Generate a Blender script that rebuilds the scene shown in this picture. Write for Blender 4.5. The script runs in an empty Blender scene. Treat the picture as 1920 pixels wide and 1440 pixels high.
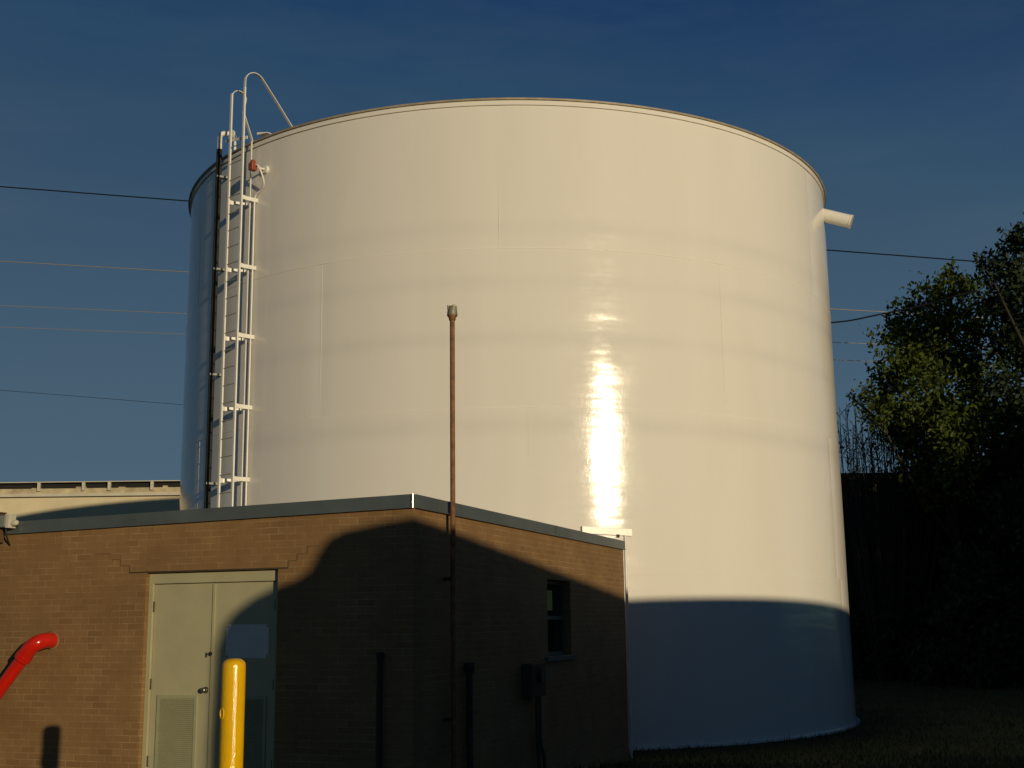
import bpy, math, random
import numpy as np
from mathutils import Vector, Matrix
R = math.radians
scene = bpy.context.scene
col = scene.collection

# ------------------------------------------------------------------ camera
EYE, PITCH, ROLL = 1.65, 0.19024, -0.012074
cam_d = bpy.data.cameras.new("camera")
cam = bpy.data.objects.new("camera", cam_d)
col.objects.link(cam)
cam_d.sensor_width = 36.0
cam_d.lens = 2323.3 / 1920 * 36.0
cam_d.clip_start, cam_d.clip_end = 0.05, 5000
_F = Vector((0, math.cos(PITCH), math.sin(PITCH)))
_U = Vector((0, -math.sin(PITCH), math.cos(PITCH)))
_c, _s = math.cos(ROLL), math.sin(ROLL)
_R = Vector((1, 0, 0)) * _c + _U * _s
_Up = Vector((1, 0, 0)) * -_s + _U * _c
cam.matrix_world = Matrix(((_R.x, _Up.x, -_F.x, 0), (_R.y, _Up.y, -_F.y, 0), (_R.z, _Up.z, -_F.z, EYE), (0, 0, 0, 1)))
scene.camera = cam

# ------------------------------------------------------------------ light
SUN_AZ, SUN_EL = R(30.3), R(7.5)        # azimuth to the right of straight behind the camera
SUN_DIR = Vector((math.sin(SUN_AZ) * math.cos(SUN_EL), -math.cos(SUN_AZ) * math.cos(SUN_EL), math.sin(SUN_EL)))
world = bpy.data.worlds.new("World")
scene.world = world
world.use_nodes = True
wn, wl = world.node_tree.nodes, world.node_tree.links
wn.clear()
w_out = wn.new("ShaderNodeOutputWorld")
w_bg = wn.new("ShaderNodeBackground")
sky = wn.new("ShaderNodeTexSky")
sky.sky_type = 'NISHITA'
sky.sun_disc = False
sky.sun_elevation = SUN_EL
sky.sun_rotation = math.pi - SUN_AZ      # measured from +Y towards +X
sky.altitude = 100
sky.air_density, sky.dust_density, sky.ozone_density = 1.0, 0.6, 2.0
hs = wn.new("ShaderNodeHueSaturation")
hs.inputs["Saturation"].default_value = 1.0
# thin cirrus: streaked noise brightens the sky a little
tc = wn.new("ShaderNodeTexCoord")
mp = wn.new("ShaderNodeMapping")
mp.inputs["Scale"].default_value = (1.2, 1.2, 6.0)
mp.inputs["Rotation"].default_value = (0.0, R(14), R(20))
nz = wn.new("ShaderNodeTexNoise")
nz.inputs["Scale"].default_value = 2.2
nz.inputs["Detail"].default_value = 6
nz.inputs["Roughness"].default_value = 0.62
cr = wn.new("ShaderNodeValToRGB")
cr.color_ramp.elements[0].position, cr.color_ramp.elements[1].position = 0.44, 0.66
cr.color_ramp.elements[0].color = (0, 0, 0, 1)
cr.color_ramp.elements[1].color = (0.16, 0.16, 0.16, 1)
mxc = wn.new("ShaderNodeMixRGB")
mxc.blend_type = 'MIX'
mxc.inputs[2].default_value = (1.15, 1.75, 2.3, 1)
wl.new(tc.outputs["Generated"], mp.inputs["Vector"])
wl.new(mp.outputs["Vector"], nz.inputs["Vector"])
wl.new(nz.outputs["Fac"], cr.inputs["Fac"])
wl.new(cr.outputs["Color"], mxc.inputs[0])
wl.new(sky.outputs["Color"], hs.inputs["Color"])
cl_ = wn.new("ShaderNodeMixRGB"); cl_.blend_type = 'DARKEN'; cl_.inputs[0].default_value = 1.0      # evens out the glow round the sun
cl_.inputs[2].default_value = (1.15, 1.82, 2.45, 1)
wl.new(hs.outputs["Color"], cl_.inputs[1])
sx = wn.new("ShaderNodeSeparateXYZ"); wl.new(tc.outputs["Generated"], sx.inputs[0])
el = wn.new("ShaderNodeValToRGB"); wl.new(sx.outputs["Z"], el.inputs["Fac"])                        # deeper blue towards the zenith
el.color_ramp.elements[0].position, el.color_ramp.elements[1].position = 0.06, 0.48
el.color_ramp.elements[0].color = (0.95, 1.04, 1.05, 1); el.color_ramp.elements[1].color = (0.205, 0.40, 0.67, 1)
mu = wn.new("ShaderNodeMixRGB"); mu.blend_type = 'MULTIPLY'; mu.inputs[0].default_value = 1.0
wl.new(cl_.outputs["Color"], mu.inputs[1]); wl.new(el.outputs["Color"], mu.inputs[2])
wl.new(mu.outputs["Color"], mxc.inputs[1])
wl.new(mxc.outputs["Color"], w_bg.inputs["Color"])
w_bg.inputs["Strength"].default_value = 0.1
wl.new(w_bg.outputs["Background"], w_out.inputs["Surface"])
sun_d = bpy.data.lights.new("sun", 'SUN')
sun_d.energy = 3.7
sun_d.color = (1.0, 0.83, 0.54)
sun_d.angle = R(0.48)
sun = bpy.data.objects.new("sun", sun_d)
col.objects.link(sun)
sun.rotation_euler = SUN_DIR.to_track_quat('Z', 'Y').to_euler()
vs = scene.view_settings
vs.view_transform, vs.look, vs.gamma, vs.exposure = 'Standard', 'None', 1.0, -0.5
vs.use_curve_mapping = False

# ------------------------------------------------------------------ helpers
def nd(nt, t, **kw):
    n = nt.nodes.new(t)
    for k, v in kw.items():
        if k in n.inputs: n.inputs[k].default_value = v
        else: setattr(n, k, v)
    return n

def mat(name, base, rough=0.6, metal=0.0, var=0.12, vscale=3.0, bump=0.0, bscale=40.0, spec=0.5, rvar=0.0):
    """Principled material with noise mottling and optional bump."""
    m = bpy.data.materials.new(name); m.use_nodes = True
    nt = m.node_tree; b = nt.nodes["Principled BSDF"]; L = nt.links
    t = nd(nt, "ShaderNodeTexCoord")
    n = nd(nt, "ShaderNodeTexNoise", Scale=vscale, Detail=5.0, Roughness=0.6)
    L.new(t.outputs["Object"], n.inputs["Vector"])
    r = nd(nt, "ShaderNodeValToRGB")
    r.color_ramp.elements[0].position, r.color_ramp.elements[1].position = 0.3, 0.7
    r.color_ramp.elements[0].color = tuple(max(0, c * (1 - var)) for c in base) + (1,)
    r.color_ramp.elements[1].color = tuple(min(1, c * (1 + var)) for c in base) + (1,)
    L.new(n.outputs["Fac"], r.inputs["Fac"]); L.new(r.outputs["Color"], b.inputs["Base Color"])
    b.inputs["Roughness"].default_value = rough; b.inputs["Metallic"].default_value = metal
    b.inputs["Specular IOR Level"].default_value = spec
    if rvar:
        mr = nd(nt, "ShaderNodeMapRange"); mr.inputs[3].default_value = rough - rvar; mr.inputs[4].default_value = rough + rvar
        L.new(n.outputs["Fac"], mr.inputs[0]); L.new(mr.outputs[0], b.inputs["Roughness"])
    if bump:
        n2 = nd(nt, "ShaderNodeTexNoise", Scale=bscale, Detail=4.0)
        L.new(t.outputs["Object"], n2.inputs["Vector"])
        bp = nd(nt, "ShaderNodeBump", Strength=bump, Distance=0.01)
        L.new(n2.outputs["Fac"], bp.inputs["Height"]); L.new(bp.outputs["Normal"], b.inputs["Normal"])
    return m

class MB:
    """Collects shapes and links them as ONE mesh object."""
    def __init__(s): s.v, s.f, s.sm = [], [], []
    def add(s, vs, fs, smooth=False):
        o = len(s.v); s.v += [tuple(v) for v in vs]
        s.f += [tuple(i + o for i in f) for f in fs]; s.sm += [smooth] * len(fs); return s
    def box(s, c, d, M=None):
        x, y, z = (k / 2 for k in d)
        vs = [Vector((i * x, j * y, k * z)) for i in (-1, 1) for j in (-1, 1) for k in (-1, 1)]
        vs = [(M @ v if M else v) + Vector(c) for v in vs]
        return s.add(vs, [(0, 1, 3, 2), (4, 6, 7, 5), (0, 4, 5, 1), (2, 3, 7, 6), (0, 2, 6, 4), (1, 5, 7, 3)])
    def bx(s, x0, x1, y0, y1, z0, z1):
        return s.box(((x0 + x1) / 2, (y0 + y1) / 2, (z0 + z1) / 2), (abs(x1 - x0), abs(y1 - y0), abs(z1 - z0)))
    def tube(s, pts, r, n=12, caps=True, smooth=True):
        P = [Vector(p) for p in pts]; rr = r if hasattr(r, '__len__') else [r] * len(P)
        vs, fs = [], []; up = None
        for i, p in enumerate(P):
            d = (P[min(i + 1, len(P) - 1)] - P[max(i - 1, 0)]).normalized()
            if up is None:
                up = d.cross(Vector((0, 0, 1)) if abs(d.z) < 0.9 else Vector((1, 0, 0))).normalized()
            u = (up - d * up.dot(d)).normalized(); up = u; w = d.cross(u)
            for k in range(n):
                a = 2 * math.pi * k / n; vs.append(p + (u * math.cos(a) + w * math.sin(a)) * rr[i])
        for i in range(len(P) - 1):
            for k in range(n):
                a, b = i * n + k, i * n + (k + 1) % n; fs.append((a, b, b + n, a + n))
        s.add(vs, fs, smooth)
        if caps:
            o = len(vs) - n
            s.add(vs[:n], [tuple(range(n - 1, -1, -1))]); s.add(vs[o:], [tuple(range(n))])
        return s
    def lathe(s, prof, c=(0, 0, 0), n=32, smooth=True, a0=0.0, a1=2 * math.pi):
        full = abs(a1 - a0 - 2 * math.pi) < 1e-6; m = n if full else n + 1
        vs = [(c[0] + r * math.cos(a0 + (a1 - a0) * k / n), c[1] + r * math.sin(a0 + (a1 - a0) * k / n), c[2] + z) for r, z in prof for k in range(m)]
        fs = [(i * m + k, i * m + (k + 1) % m, (i + 1) * m + (k + 1) % m, (i + 1) * m + k) for i in range(len(prof) - 1) for k in range(n)]
        return s.add(vs, fs, smooth)
    def strip(s, pts, w, t, side):
        """flat bar along pts: width w across 'side', thickness t"""
        P = [Vector(p) for p in pts]; vs, fs = [], []; sd = Vector(side).normalized()
        for i, p in enumerate(P):
            d = (P[min(i + 1, len(P) - 1)] - P[max(i - 1, 0)]).normalized()
            n = d.cross(sd).normalized()
            for a, b in ((-1, -1), (1, -1), (1, 1), (-1, 1)): vs.append(p + sd * a * w / 2 + n * b * t / 2)
        for i in range(len(P) - 1):
            for k in range(4):
                a, b = i * 4 + k, i * 4 + (k + 1) % 4; fs.append((a, b, b + 4, a + 4))
        o = len(vs) - 4
        fs += [(3, 2, 1, 0), (o, o + 1, o + 2, o + 3)]
        return s.add(vs, fs)
    def build(s, name, m, parent=None, bevel=0.0):
        me = bpy.data.meshes.new(name); me.from_pydata(s.v, [], s.f)
        me.polygons.foreach_set("use_smooth", s.sm); me.materials.append(m); me.update()
        o = bpy.data.objects.new(name, me); col.objects.link(o)
        if parent: o.parent = parent
        if bevel:
            bv = o.modifiers.new("bevel", 'BEVEL'); bv.width = bevel; bv.segments = 2; bv.limit_method = 'ANGLE'; bv.angle_limit = R(40)
        return o

def tag(o, label=None, cat=None, group=None, kind=None):
    if label: o["label"] = label
    if cat: o["category"] = cat
    if group: o["group"] = group
    if kind: o["kind"] = kind
    return o
def empty(name, loc=(0, 0, 0), rz=0.0, parent=None):
    o = bpy.data.objects.new(name, None); col.objects.link(o)
    o.location = loc; o.rotation_euler = (0, 0, rz); o.empty_display_size = 0.3
    if parent: o.parent = parent
    return o
def smooth01(t): t = min(1, max(0, t)); return t * t * (3 - 2 * t)
def ground_z(x, y): return -0.43 * smooth01((y - 12.0) / 8.5)

# ------------------------------------------------------------------ materials
def tank_paint():
    m = bpy.data.materials.new("tank_paint"); m.use_nodes = True
    nt = m.node_tree; b = nt.nodes["Principled BSDF"]; L = nt.links
    t = nd(nt, "ShaderNodeTexCoord"); sp = nd(nt, "ShaderNodeSeparateXYZ"); L.new(t.outputs["Object"], sp.inputs[0])
    # soft darker bands at fixed heights: shading of shallow dents, painted into the colour
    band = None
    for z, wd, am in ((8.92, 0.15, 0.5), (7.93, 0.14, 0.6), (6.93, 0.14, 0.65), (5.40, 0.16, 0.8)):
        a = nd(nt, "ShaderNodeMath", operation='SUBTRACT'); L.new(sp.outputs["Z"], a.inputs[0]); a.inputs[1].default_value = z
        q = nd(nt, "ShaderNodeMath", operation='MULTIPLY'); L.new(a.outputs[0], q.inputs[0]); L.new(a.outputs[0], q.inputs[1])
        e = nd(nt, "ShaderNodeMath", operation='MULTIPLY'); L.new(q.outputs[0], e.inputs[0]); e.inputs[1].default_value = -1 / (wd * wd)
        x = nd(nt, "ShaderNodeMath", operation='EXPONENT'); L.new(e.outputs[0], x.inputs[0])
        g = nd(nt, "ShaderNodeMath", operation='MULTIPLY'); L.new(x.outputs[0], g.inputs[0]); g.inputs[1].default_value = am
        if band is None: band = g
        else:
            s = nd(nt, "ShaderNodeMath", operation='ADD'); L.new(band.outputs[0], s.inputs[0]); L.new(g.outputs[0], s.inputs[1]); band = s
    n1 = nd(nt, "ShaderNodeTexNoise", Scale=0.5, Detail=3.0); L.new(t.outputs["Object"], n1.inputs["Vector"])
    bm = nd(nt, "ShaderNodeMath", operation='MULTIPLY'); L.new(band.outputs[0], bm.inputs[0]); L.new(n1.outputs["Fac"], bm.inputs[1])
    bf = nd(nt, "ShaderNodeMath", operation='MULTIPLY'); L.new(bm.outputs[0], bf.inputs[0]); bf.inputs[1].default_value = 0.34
    # vertical run-down grime
    mpg = nd(nt, "ShaderNodeMapping"); mpg.inputs["Scale"].default_value = (1.0, 1.0, 0.12); L.new(t.outputs["Object"], mpg.inputs["Vector"])
    n2 = nd(nt, "ShaderNodeTexNoise", Scale=1.4, Detail=6.0, Roughness=0.6); L.new(mpg.outputs["Vector"], n2.inputs["Vector"])
    r = nd(nt, "ShaderNodeValToRGB"); r.color_ramp.elements[0].position, r.color_ramp.elements[1].position = 0.3, 0.7
    r.color_ramp.elements[0].color = (0.785, 0.742, 0.672, 1); r.color_ramp.elements[1].color = (0.815, 0.774, 0.706, 1)
    L.new(n2.outputs["Fac"], r.inputs["Fac"])
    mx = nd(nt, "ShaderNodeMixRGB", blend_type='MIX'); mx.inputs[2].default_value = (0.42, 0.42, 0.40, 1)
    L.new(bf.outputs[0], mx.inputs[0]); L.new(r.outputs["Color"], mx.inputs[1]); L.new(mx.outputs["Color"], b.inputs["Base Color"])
    # gloss: patchy roller-applied enamel, duller higher up
    mr = nd(nt, "ShaderNodeMapRange"); mr.inputs[1].default_value = 0.3; mr.inputs[2].default_value = 0.7; mr.inputs[3].default_value = 0.08; mr.inputs[4].default_value = 0.155
    n3 = nd(nt, "ShaderNodeTexNoise", Scale=1.8, Detail=6.0, Roughness=0.65); L.new(t.outputs["Object"], n3.inputs["Vector"])
    L.new(n3.outputs["Fac"], mr.inputs[0]); L.new(mr.outputs[0], b.inputs["Roughness"])
    mp4 = nd(nt, "ShaderNodeMapping"); mp4.inputs["Scale"].default_value = (1.0, 1.0, 0.45); L.new(t.outputs["Object"], mp4.inputs["Vector"])
    n4 = nd(nt, "ShaderNodeTexNoise", Scale=2.4, Detail=9.0, Roughness=0.72); L.new(mp4.outputs["Vector"], n4.inputs["Vector"])
    bp = nd(nt, "ShaderNodeBump", Strength=0.2, Distance=0.012); L.new(n4.outputs["Fac"], bp.inputs["Height"])
    # shallow horizontal rippling of the rolled plates
    mp5 = nd(nt, "ShaderNodeMapping"); mp5.inputs["Scale"].default_value = (0.28, 0.28, 1.5); L.new(t.outputs["Object"], mp5.inputs["Vector"])
    n5 = nd(nt, "ShaderNodeTexNoise", Scale=1.0, Detail=3.0, Roughness=0.55); L.new(mp5.outputs["Vector"], n5.inputs["Vector"])
    bp2 = nd(nt, "ShaderNodeBump", Strength=1.0, Distance=0.013); L.new(n5.outputs["Fac"], bp2.inputs["Height"]); L.new(bp.outputs["Normal"], bp2.inputs["Normal"])
    L.new(bp2.outputs["Normal"], b.inputs["Normal"])
    return m

def brick(name, ca, cb, mortar, w=0.2032, h=0.0677):
    m = bpy.data.materials.new(name); m.use_nodes = True
    nt = m.node_tree; b = nt.nodes["Principled BSDF"]; L = nt.links
    t = nd(nt, "ShaderNodeTexCoord"); sp = nd(nt, "ShaderNodeSeparateXYZ"); L.new(t.outputs["Object"], sp.inputs[0])
    ad = nd(nt, "ShaderNodeMath", operation='ADD'); L.new(sp.outputs["X"], ad.inputs[0]); L.new(sp.outputs["Y"], ad.inputs[1])
    cb_ = nd(nt, "ShaderNodeCombineXYZ"); L.new(ad.outputs[0], cb_.inputs[0]); L.new(sp.outputs["Z"], cb_.inputs[1])
    nw = nd(nt, "ShaderNodeTexNoise", Scale=9.0, Detail=3.0); L.new(t.outputs["Object"], nw.inputs["Vector"])
    wob = nd(nt, "ShaderNodeVectorMath", operation='SCALE'); wob.inputs["Scale"].default_value = 0.006; L.new(nw.outputs["Color"], wob.inputs[0])
    va = nd(nt, "ShaderNodeVectorMath", operation='ADD'); L.new(cb_.outputs[0], va.inputs[0]); L.new(wob.outputs[0], va.inputs[1])
    k = nd(nt, "ShaderNodeTexBrick"); L.new(va.outputs[0], k.inputs["Vector"])
    k.offset, k.squash = 0.5, 1.0
    k.inputs["Scale"].default_value = 1.0; k.inputs["Brick Width"].default_value = w; k.inputs["Row Height"].default_value = h
    k.inputs["Mortar Size"].default_value = 0.0048; k.inputs["Mortar Smooth"].default_value = 0.25; k.inputs["Bias"].default_value = -0.25
    k.inputs["Color1"].default_value = ca + (1,); k.inputs["Color2"].default_value = cb + (1,); k.inputs["Mortar"].default_value = mortar + (1,)
    # joints painted over in patches
    n1 = nd(nt, "ShaderNodeTexNoise", Scale=2.3, Detail=5.0, Roughness=0.7); L.new(t.outputs["Object"], n1.inputs["Vector"])
    rp = nd(nt, "ShaderNodeValToRGB"); rp.color_ramp.elements[0].position, rp.color_ramp.elements[1].position = 0.42, 0.62
    rp.color_ramp.elements[0].color = (0.22,) * 3 + (1,); rp.color_ramp.elements[1].color = (1, 1, 1, 1)
    L.new(n1.outputs["Fac"], rp.inputs["Fac"])
    mx = nd(nt, "ShaderNodeMixRGB", blend_type='MIX')
    mx.inputs[1].default_value = tuple((x + y) / 2 for x, y in zip(ca, cb)) + (1,)
    L.new(rp.outputs["Color"], mx.inputs[0]); L.new(k.outputs["Color"], mx.inputs[2])
    n2 = nd(nt, "ShaderNodeTexNoise", Scale=0.9, Detail=7.0, Roughness=0.65); L.new(t.outputs["Object"], n2.inputs["Vector"])
    r2 = nd(nt, "ShaderNodeValToRGB"); r2.color_ramp.elements[0].color = (0.72, 0.70, 0.68, 1); r2.color_ramp.elements[1].color = (1.2, 1.2, 1.18, 1)
    r2.color_ramp.elements[0].position, r2.color_ramp.elements[1].position = 0.25, 0.8
    L.new(n2.outputs["Fac"], r2.inputs["Fac"])
    ml = nd(nt, "ShaderNodeMixRGB", blend_type='MULTIPLY'); ml.inputs[0].default_value = 1.0
    L.new(mx.outputs["Color"], ml.inputs[1]); L.new(r2.outputs["Color"], ml.inputs[2]); L.new(ml.outputs["Color"], b.inputs["Base Color"])
    b.inputs["Roughness"].default_value = 0.72; b.inputs["Specular IOR Level"].default_value = 0.3
    iv = nd(nt, "ShaderNodeMath", operation='SUBTRACT'); iv.inputs[0].default_value = 1.0; L.new(k.outputs["Fac"], iv.inputs[1])
    ng = nd(nt, "ShaderNodeTexNoise", Scale=70.0, Detail=3.0); L.new(t.outputs["Object"], ng.inputs["Vector"])
    hh = nd(nt, "ShaderNodeMath", operation='MULTIPLY_ADD'); L.new(ng.outputs["Fac"], hh.inputs[0]); hh.inputs[1].default_value = 0.35; L.new(iv.outputs[0], hh.inputs[2])
    bp = nd(nt, "ShaderNodeBump", Strength=0.45, Distance=0.006); L.new(hh.outputs[0], bp.inputs["Height"]); L.new(bp.outputs["Normal"], b.inputs["Normal"])
    return m

def leaf_mat(name, a, bcol, trans=0.35):
    m = bpy.data.materials.new(name); m.use_nodes = True
    nt = m.node_tree; b = nt.nodes["Principled BSDF"]; L = nt.links; out = nt.nodes["Material Output"]
    t = nd(nt, "ShaderNodeTexCoord"); n = nd(nt, "ShaderNodeTexNoise", Scale=1.1, Detail=4.0); L.new(t.outputs["Object"], n.inputs["Vector"])
    n2 = nd(nt, "ShaderNodeTexNoise", Scale=14.0, Detail=2.0); L.new(t.outputs["Object"], n2.inputs["Vector"])
    mm = nd(nt, "ShaderNodeMath", operation='MULTIPLY_ADD'); L.new(n2.outputs["Fac"], mm.inputs[0]); mm.inputs[1].default_value = 0.5
    hf = nd(nt, "ShaderNodeMath", operation='MULTIPLY'); L.new(n.outputs["Fac"], hf.inputs[0]); hf.inputs[1].default_value = 0.55; L.new(hf.outputs[0], mm.inputs[2])
    r = nd(nt, "ShaderNodeValToRGB"); r.color_ramp.elements[0].position, r.color_ramp.elements[1].position = 0.38, 0.66
    r.color_ramp.elements[0].color = a + (1,); r.color_ramp.elements[1].color = bcol + (1,)
    L.new(mm.outputs[0], r.inputs["Fac"]); L.new(r.outputs["Color"], b.inputs["Base Color"])
    b.inputs["Roughness"].default_value = 0.6; b.inputs["Specular IOR Level"].default_value = 0.25
    tr = nd(nt, "ShaderNodeBsdfTranslucent"); L.new(r.outputs["Color"], tr.inputs["Color"])
    ms = nd(nt, "ShaderNodeMixShader"); ms.inputs[0].default_value = trans
    L.new(b.outputs[0], ms.inputs[1]); L.new(tr.outputs[0], ms.inputs[2]); L.new(ms.outputs[0], out.inputs["Surface"])
    return m

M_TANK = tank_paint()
M_RIM = mat("rim_steel", (0.34, 0.28, 0.19), 0.55, 0.0, 0.25, 6.0)
M_WHITE = mat("white_enamel", (0.80, 0.77, 0.70), 0.32, 0, 0.08, 5.0)
M_RUNG = mat("dull_rung", (0.42, 0.38, 0.32), 0.55, 0, 0.2, 9.0)  # darker and duller than the white enamel
M_ROOF = mat("roof_plate", (0.6, 0.58, 0.54), 0.5, 0, 0.1, 1.0)
M_BLACKP = mat("dark_pipe", (0.035, 0.035, 0.03), 0.75, 0, 0.3, 7.0, spec=0.2)
M_BRICK = brick("painted_brick", (0.272, 0.160, 0.068), (0.200, 0.110, 0.044), (0.37, 0.255, 0.13))
M_FASCIA = mat("fascia_metal", (0.115, 0.135, 0.135), 0.38, 0.35, 0.18, 1.6, 0.05, 3.0)
M_BEAD = mat("bright_bead", (0.75, 0.68, 0.45), 0.2, 0.8, 0.1)
M_MEMB = mat("roof_membrane", (0.12, 0.12, 0.115), 0.85, 0, 0.2, 2.0)
M_DOOR = mat("door_paint", (0.405, 0.37, 0.225), 0.42, 0, 0.06, 2.5, 0.06, 6.0)
M_LOUV = mat("louver_paint", (0.33, 0.33, 0.20), 0.5, 0, 0.08, 6.0)
M_STEEL = mat("dull_steel", (0.32, 0.29, 0.22), 0.3, 0.85, 0.1, 20.0)
M_DARK = mat("dark_metal", (0.03, 0.028, 0.024), 0.5, 0.2, 0.3, 20.0)
M_SIGN = mat("sign_white", (0.66, 0.62, 0.56), 0.5, 0, 0.05, 6.0)
M_LINT = mat("lintel_steel", (0.05, 0.035, 0.02), 0.7, 0, 0.3, 10.0)
M_RUST = mat("rusty_pipe", (0.20, 0.088, 0.034), 0.75, 0, 0.4, 14.0, 0.3, 60.0)
M_CAP = mat("galvanised_cap", (0.27, 0.25, 0.19), 0.6, 0.3, 0.3, 18.0)
M_YEL = mat("yellow_paint", (0.80, 0.45, 0.002), 0.11, 0, 0.06, 9.0, 0.3, 75.0)
M_RED = mat("red_paint", (0.55, 0.014, 0.006), 0.16, 0, 0.06, 6.0, 0.06, 9.0)
M_GREYB = mat("grey_box", (0.22, 0.23, 0.2), 0.5, 0.1, 0.12, 9.0)
M_METER = mat("meter_paint", (0.085, 0.07, 0.048), 0.8, 0, 0.2, 9.0, spec=0.15)
M_BROWN = mat("brown_metal", (0.10, 0.058, 0.026), 0.7, 0, 0.2, 4.0)
M_REDBOX = mat("red_lamp_body", (0.30, 0.06, 0.025), 0.45, 0, 0.2, 22.0)
M_GLASS = mat("window_glass", (0.012, 0.016, 0.014), 0.06, 0, 0.1)
M_WFRAME = mat("window_paint", (0.09, 0.085, 0.06), 0.6, 0, 0.15, 8.0)
M_YSHEET = mat("yellow_sheet", (0.62, 0.5, 0.14), 0.8, 0, 0.1, 6.0)
M_SILL = mat("stone_sill", (0.13, 0.12, 0.10), 0.85, 0, 0.15, 12.0)
M_FARW = mat("cream_stucco", (0.66, 0.56, 0.37), 0.85, 0, 0.1, 0.5, 0.15, 8.0)
M_FARP = mat("weathered_parapet", (0.47, 0.39, 0.25), 0.85, 0, 0.35, 1.6, 0.3, 5.0)
M_FARC = mat("roof_cap", (0.56, 0.52, 0.42), 0.6, 0, 0.1, 2.0)
M_GAPSHADE = mat("black_gap", (0.012, 0.011, 0.01), 0.9, 0, 0.2, 2.0)
M_WIRE = mat("bare_wire", (0.4, 0.32, 0.22), 0.45, 0.3, 0.1)
M_WIRED = mat("black_cable", (0.012, 0.013, 0.017), 0.9, 0, 0.1, spec=0.05)
M_BARK = mat("bark", (0.032, 0.025, 0.017), 0.9, 0, 0.35, 6.0, 0.5, 18.0)
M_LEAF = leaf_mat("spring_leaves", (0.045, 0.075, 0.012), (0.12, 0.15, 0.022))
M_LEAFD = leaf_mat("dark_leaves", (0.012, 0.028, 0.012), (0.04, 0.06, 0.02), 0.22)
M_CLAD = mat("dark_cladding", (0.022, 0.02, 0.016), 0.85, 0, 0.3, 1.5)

# ------------------------------------------------------------------ ground
def ground_mat():
    m = bpy.data.materials.new("grassy_ground"); m.use_nodes = True
    nt = m.node_tree; b = nt.nodes["Principled BSDF"]; L = nt.links
    t = nd(nt, "ShaderNodeTexCoord")
    n = nd(nt, "ShaderNodeTexNoise", Scale=0.6, Detail=9.0, Roughness=0.7); L.new(t.outputs["Object"], n.inputs["Vector"])
    r = nd(nt, "ShaderNodeValToRGB"); e = r.color_ramp.elements
    e[0].position, e[1].position = 0.32, 0.68; e[0].color = (0.03, 0.042, 0.016, 1); e[1].color = (0.085, 0.085, 0.03, 1)
    L.new(n.outputs["Fac"], r.inputs["Fac"]); L.new(r.outputs["Color"], b.inputs["Base Color"])
    b.inputs["Roughness"].default_value = 0.95; b.inputs["Specular IOR Level"].default_value = 0.1
    n2 = nd(nt, "ShaderNodeTexNoise", Scale=28.0, Detail=5.0); L.new(t.outputs["Object"], n2.inputs["Vector"])
    bp = nd(nt, "ShaderNodeBump", Strength=0.7, Distance=0.04); L.new(n2.outputs["Fac"], bp.inputs["Height"]); L.new(bp.outputs["Normal"], b.inputs["Normal"])
    return m
M_GROUND = ground_mat()
xs = [-2500, -800, -250, -90] + list(np.linspace(-45, 45, 46)) + [90, 250, 800, 2500]
ys = [-2500, -800, -250, -90] + list(np.linspace(-40, 70, 111)) + [120, 300, 900, 3000]
g = MB(); nx = len(xs)
rng = np.random.RandomState(3)
gv = []
for y in ys:
    for x in xs:
        z = ground_z(x, y)
        if 8 < y < 70 and abs(x) < 45: z += 0.02 * math.sin(x * 1.3 + y * 0.7) * math.sin(y * 0.9 - x * 0.4)
        gv.append((x, y, z))
g.add(gv, [(j * nx + i, j * nx + i + 1, (j + 1) * nx + i + 1, (j + 1) * nx + i) for j in range(len(ys) - 1) for i in range(nx - 1)], True)
tag(g.build("ground", M_GROUND), "dark grassy ground falling gently to the tank", "ground", kind="structure")

# ------------------------------------------------------------------ water tank
TX, TY, TR, TZ0, TZ1 = -0.058, 28.09, 7.26, -0.45, 10.83
COURSE = [-0.45, 2.42, 5.25, 8.08, 10.83]
SEAMS = [5.0, 2.6, -27.6, -1.1]              # one plate joint of every course, degrees from the camera side
tank = empty("water_tank", (TX, TY, TZ0))
tag(tank, "huge glossy white cylindrical steel storage tank behind the brick building", "tank")
def tp(phi, r, z):
    """point on the tank in tank coordinates; phi in degrees, 0 faces the camera, positive to the right"""
    a = R(phi); return Vector((r * math.sin(a), -r * math.cos(a), z - TZ0))
def tw(phi, r, z): return tp(phi, r, z) + Vector((TX, TY, TZ0))
sh = MB(); N = 540
rs = random.Random(5)
for k in range(4):
    z0, z1 = COURSE[k], COURSE[k + 1]; rows = 9; vs = []
    rk = TR - 0.0025 * k
    for j in range(rows + 1):
        z = z0 + (z1 - z0) * j / rows
        if j == 0 and k: z += 0.003
        for i in range(N):
            ph = -180 + 360 * i / N
            u = ((ph - SEAMS[k]) % 60) / 60.0
            dent = 0.0045 * math.sin(math.pi * u * 2) * math.sin(math.pi * j / rows) + 0.003 * math.sin(ph * 0.11 + z * 1.7 + k)
            peak = -0.006 * math.exp(-(min(u, 1 - u) * 60 / 1.1) ** 2)       # plates flatten towards the weld
            vs.append(tp(ph, rk + dent * 0.6 + peak, z))
    sh.add(vs, [(j * N + i, j * N + (i + 1) % N, (j + 1) * N + (i + 1) % N, (j + 1) * N + i) for j in range(rows) for i in range(N)], True)
    for q in range(6):                          # vertical weld beads
        ph = SEAMS[k] + 60 * q
        sh.strip([tp(ph, rk - 0.0045, z0 + 0.01), tp(ph, rk - 0.0045, z1 - 0.01)], 0.007, 0.004, (math.cos(R(ph)), math.sin(R(ph)), 0))
    if k:                                       # horizontal weld bead
        zz = z0 - TZ0
        sh.lathe([(TR - 0.01, zz - 0.006), (TR + 0.001, zz - 0.002), (TR + 0.001, zz + 0.002), (TR - 0.01, zz + 0.004)], n=N)
sh.build("shell", M_TANK, tank)
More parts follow.
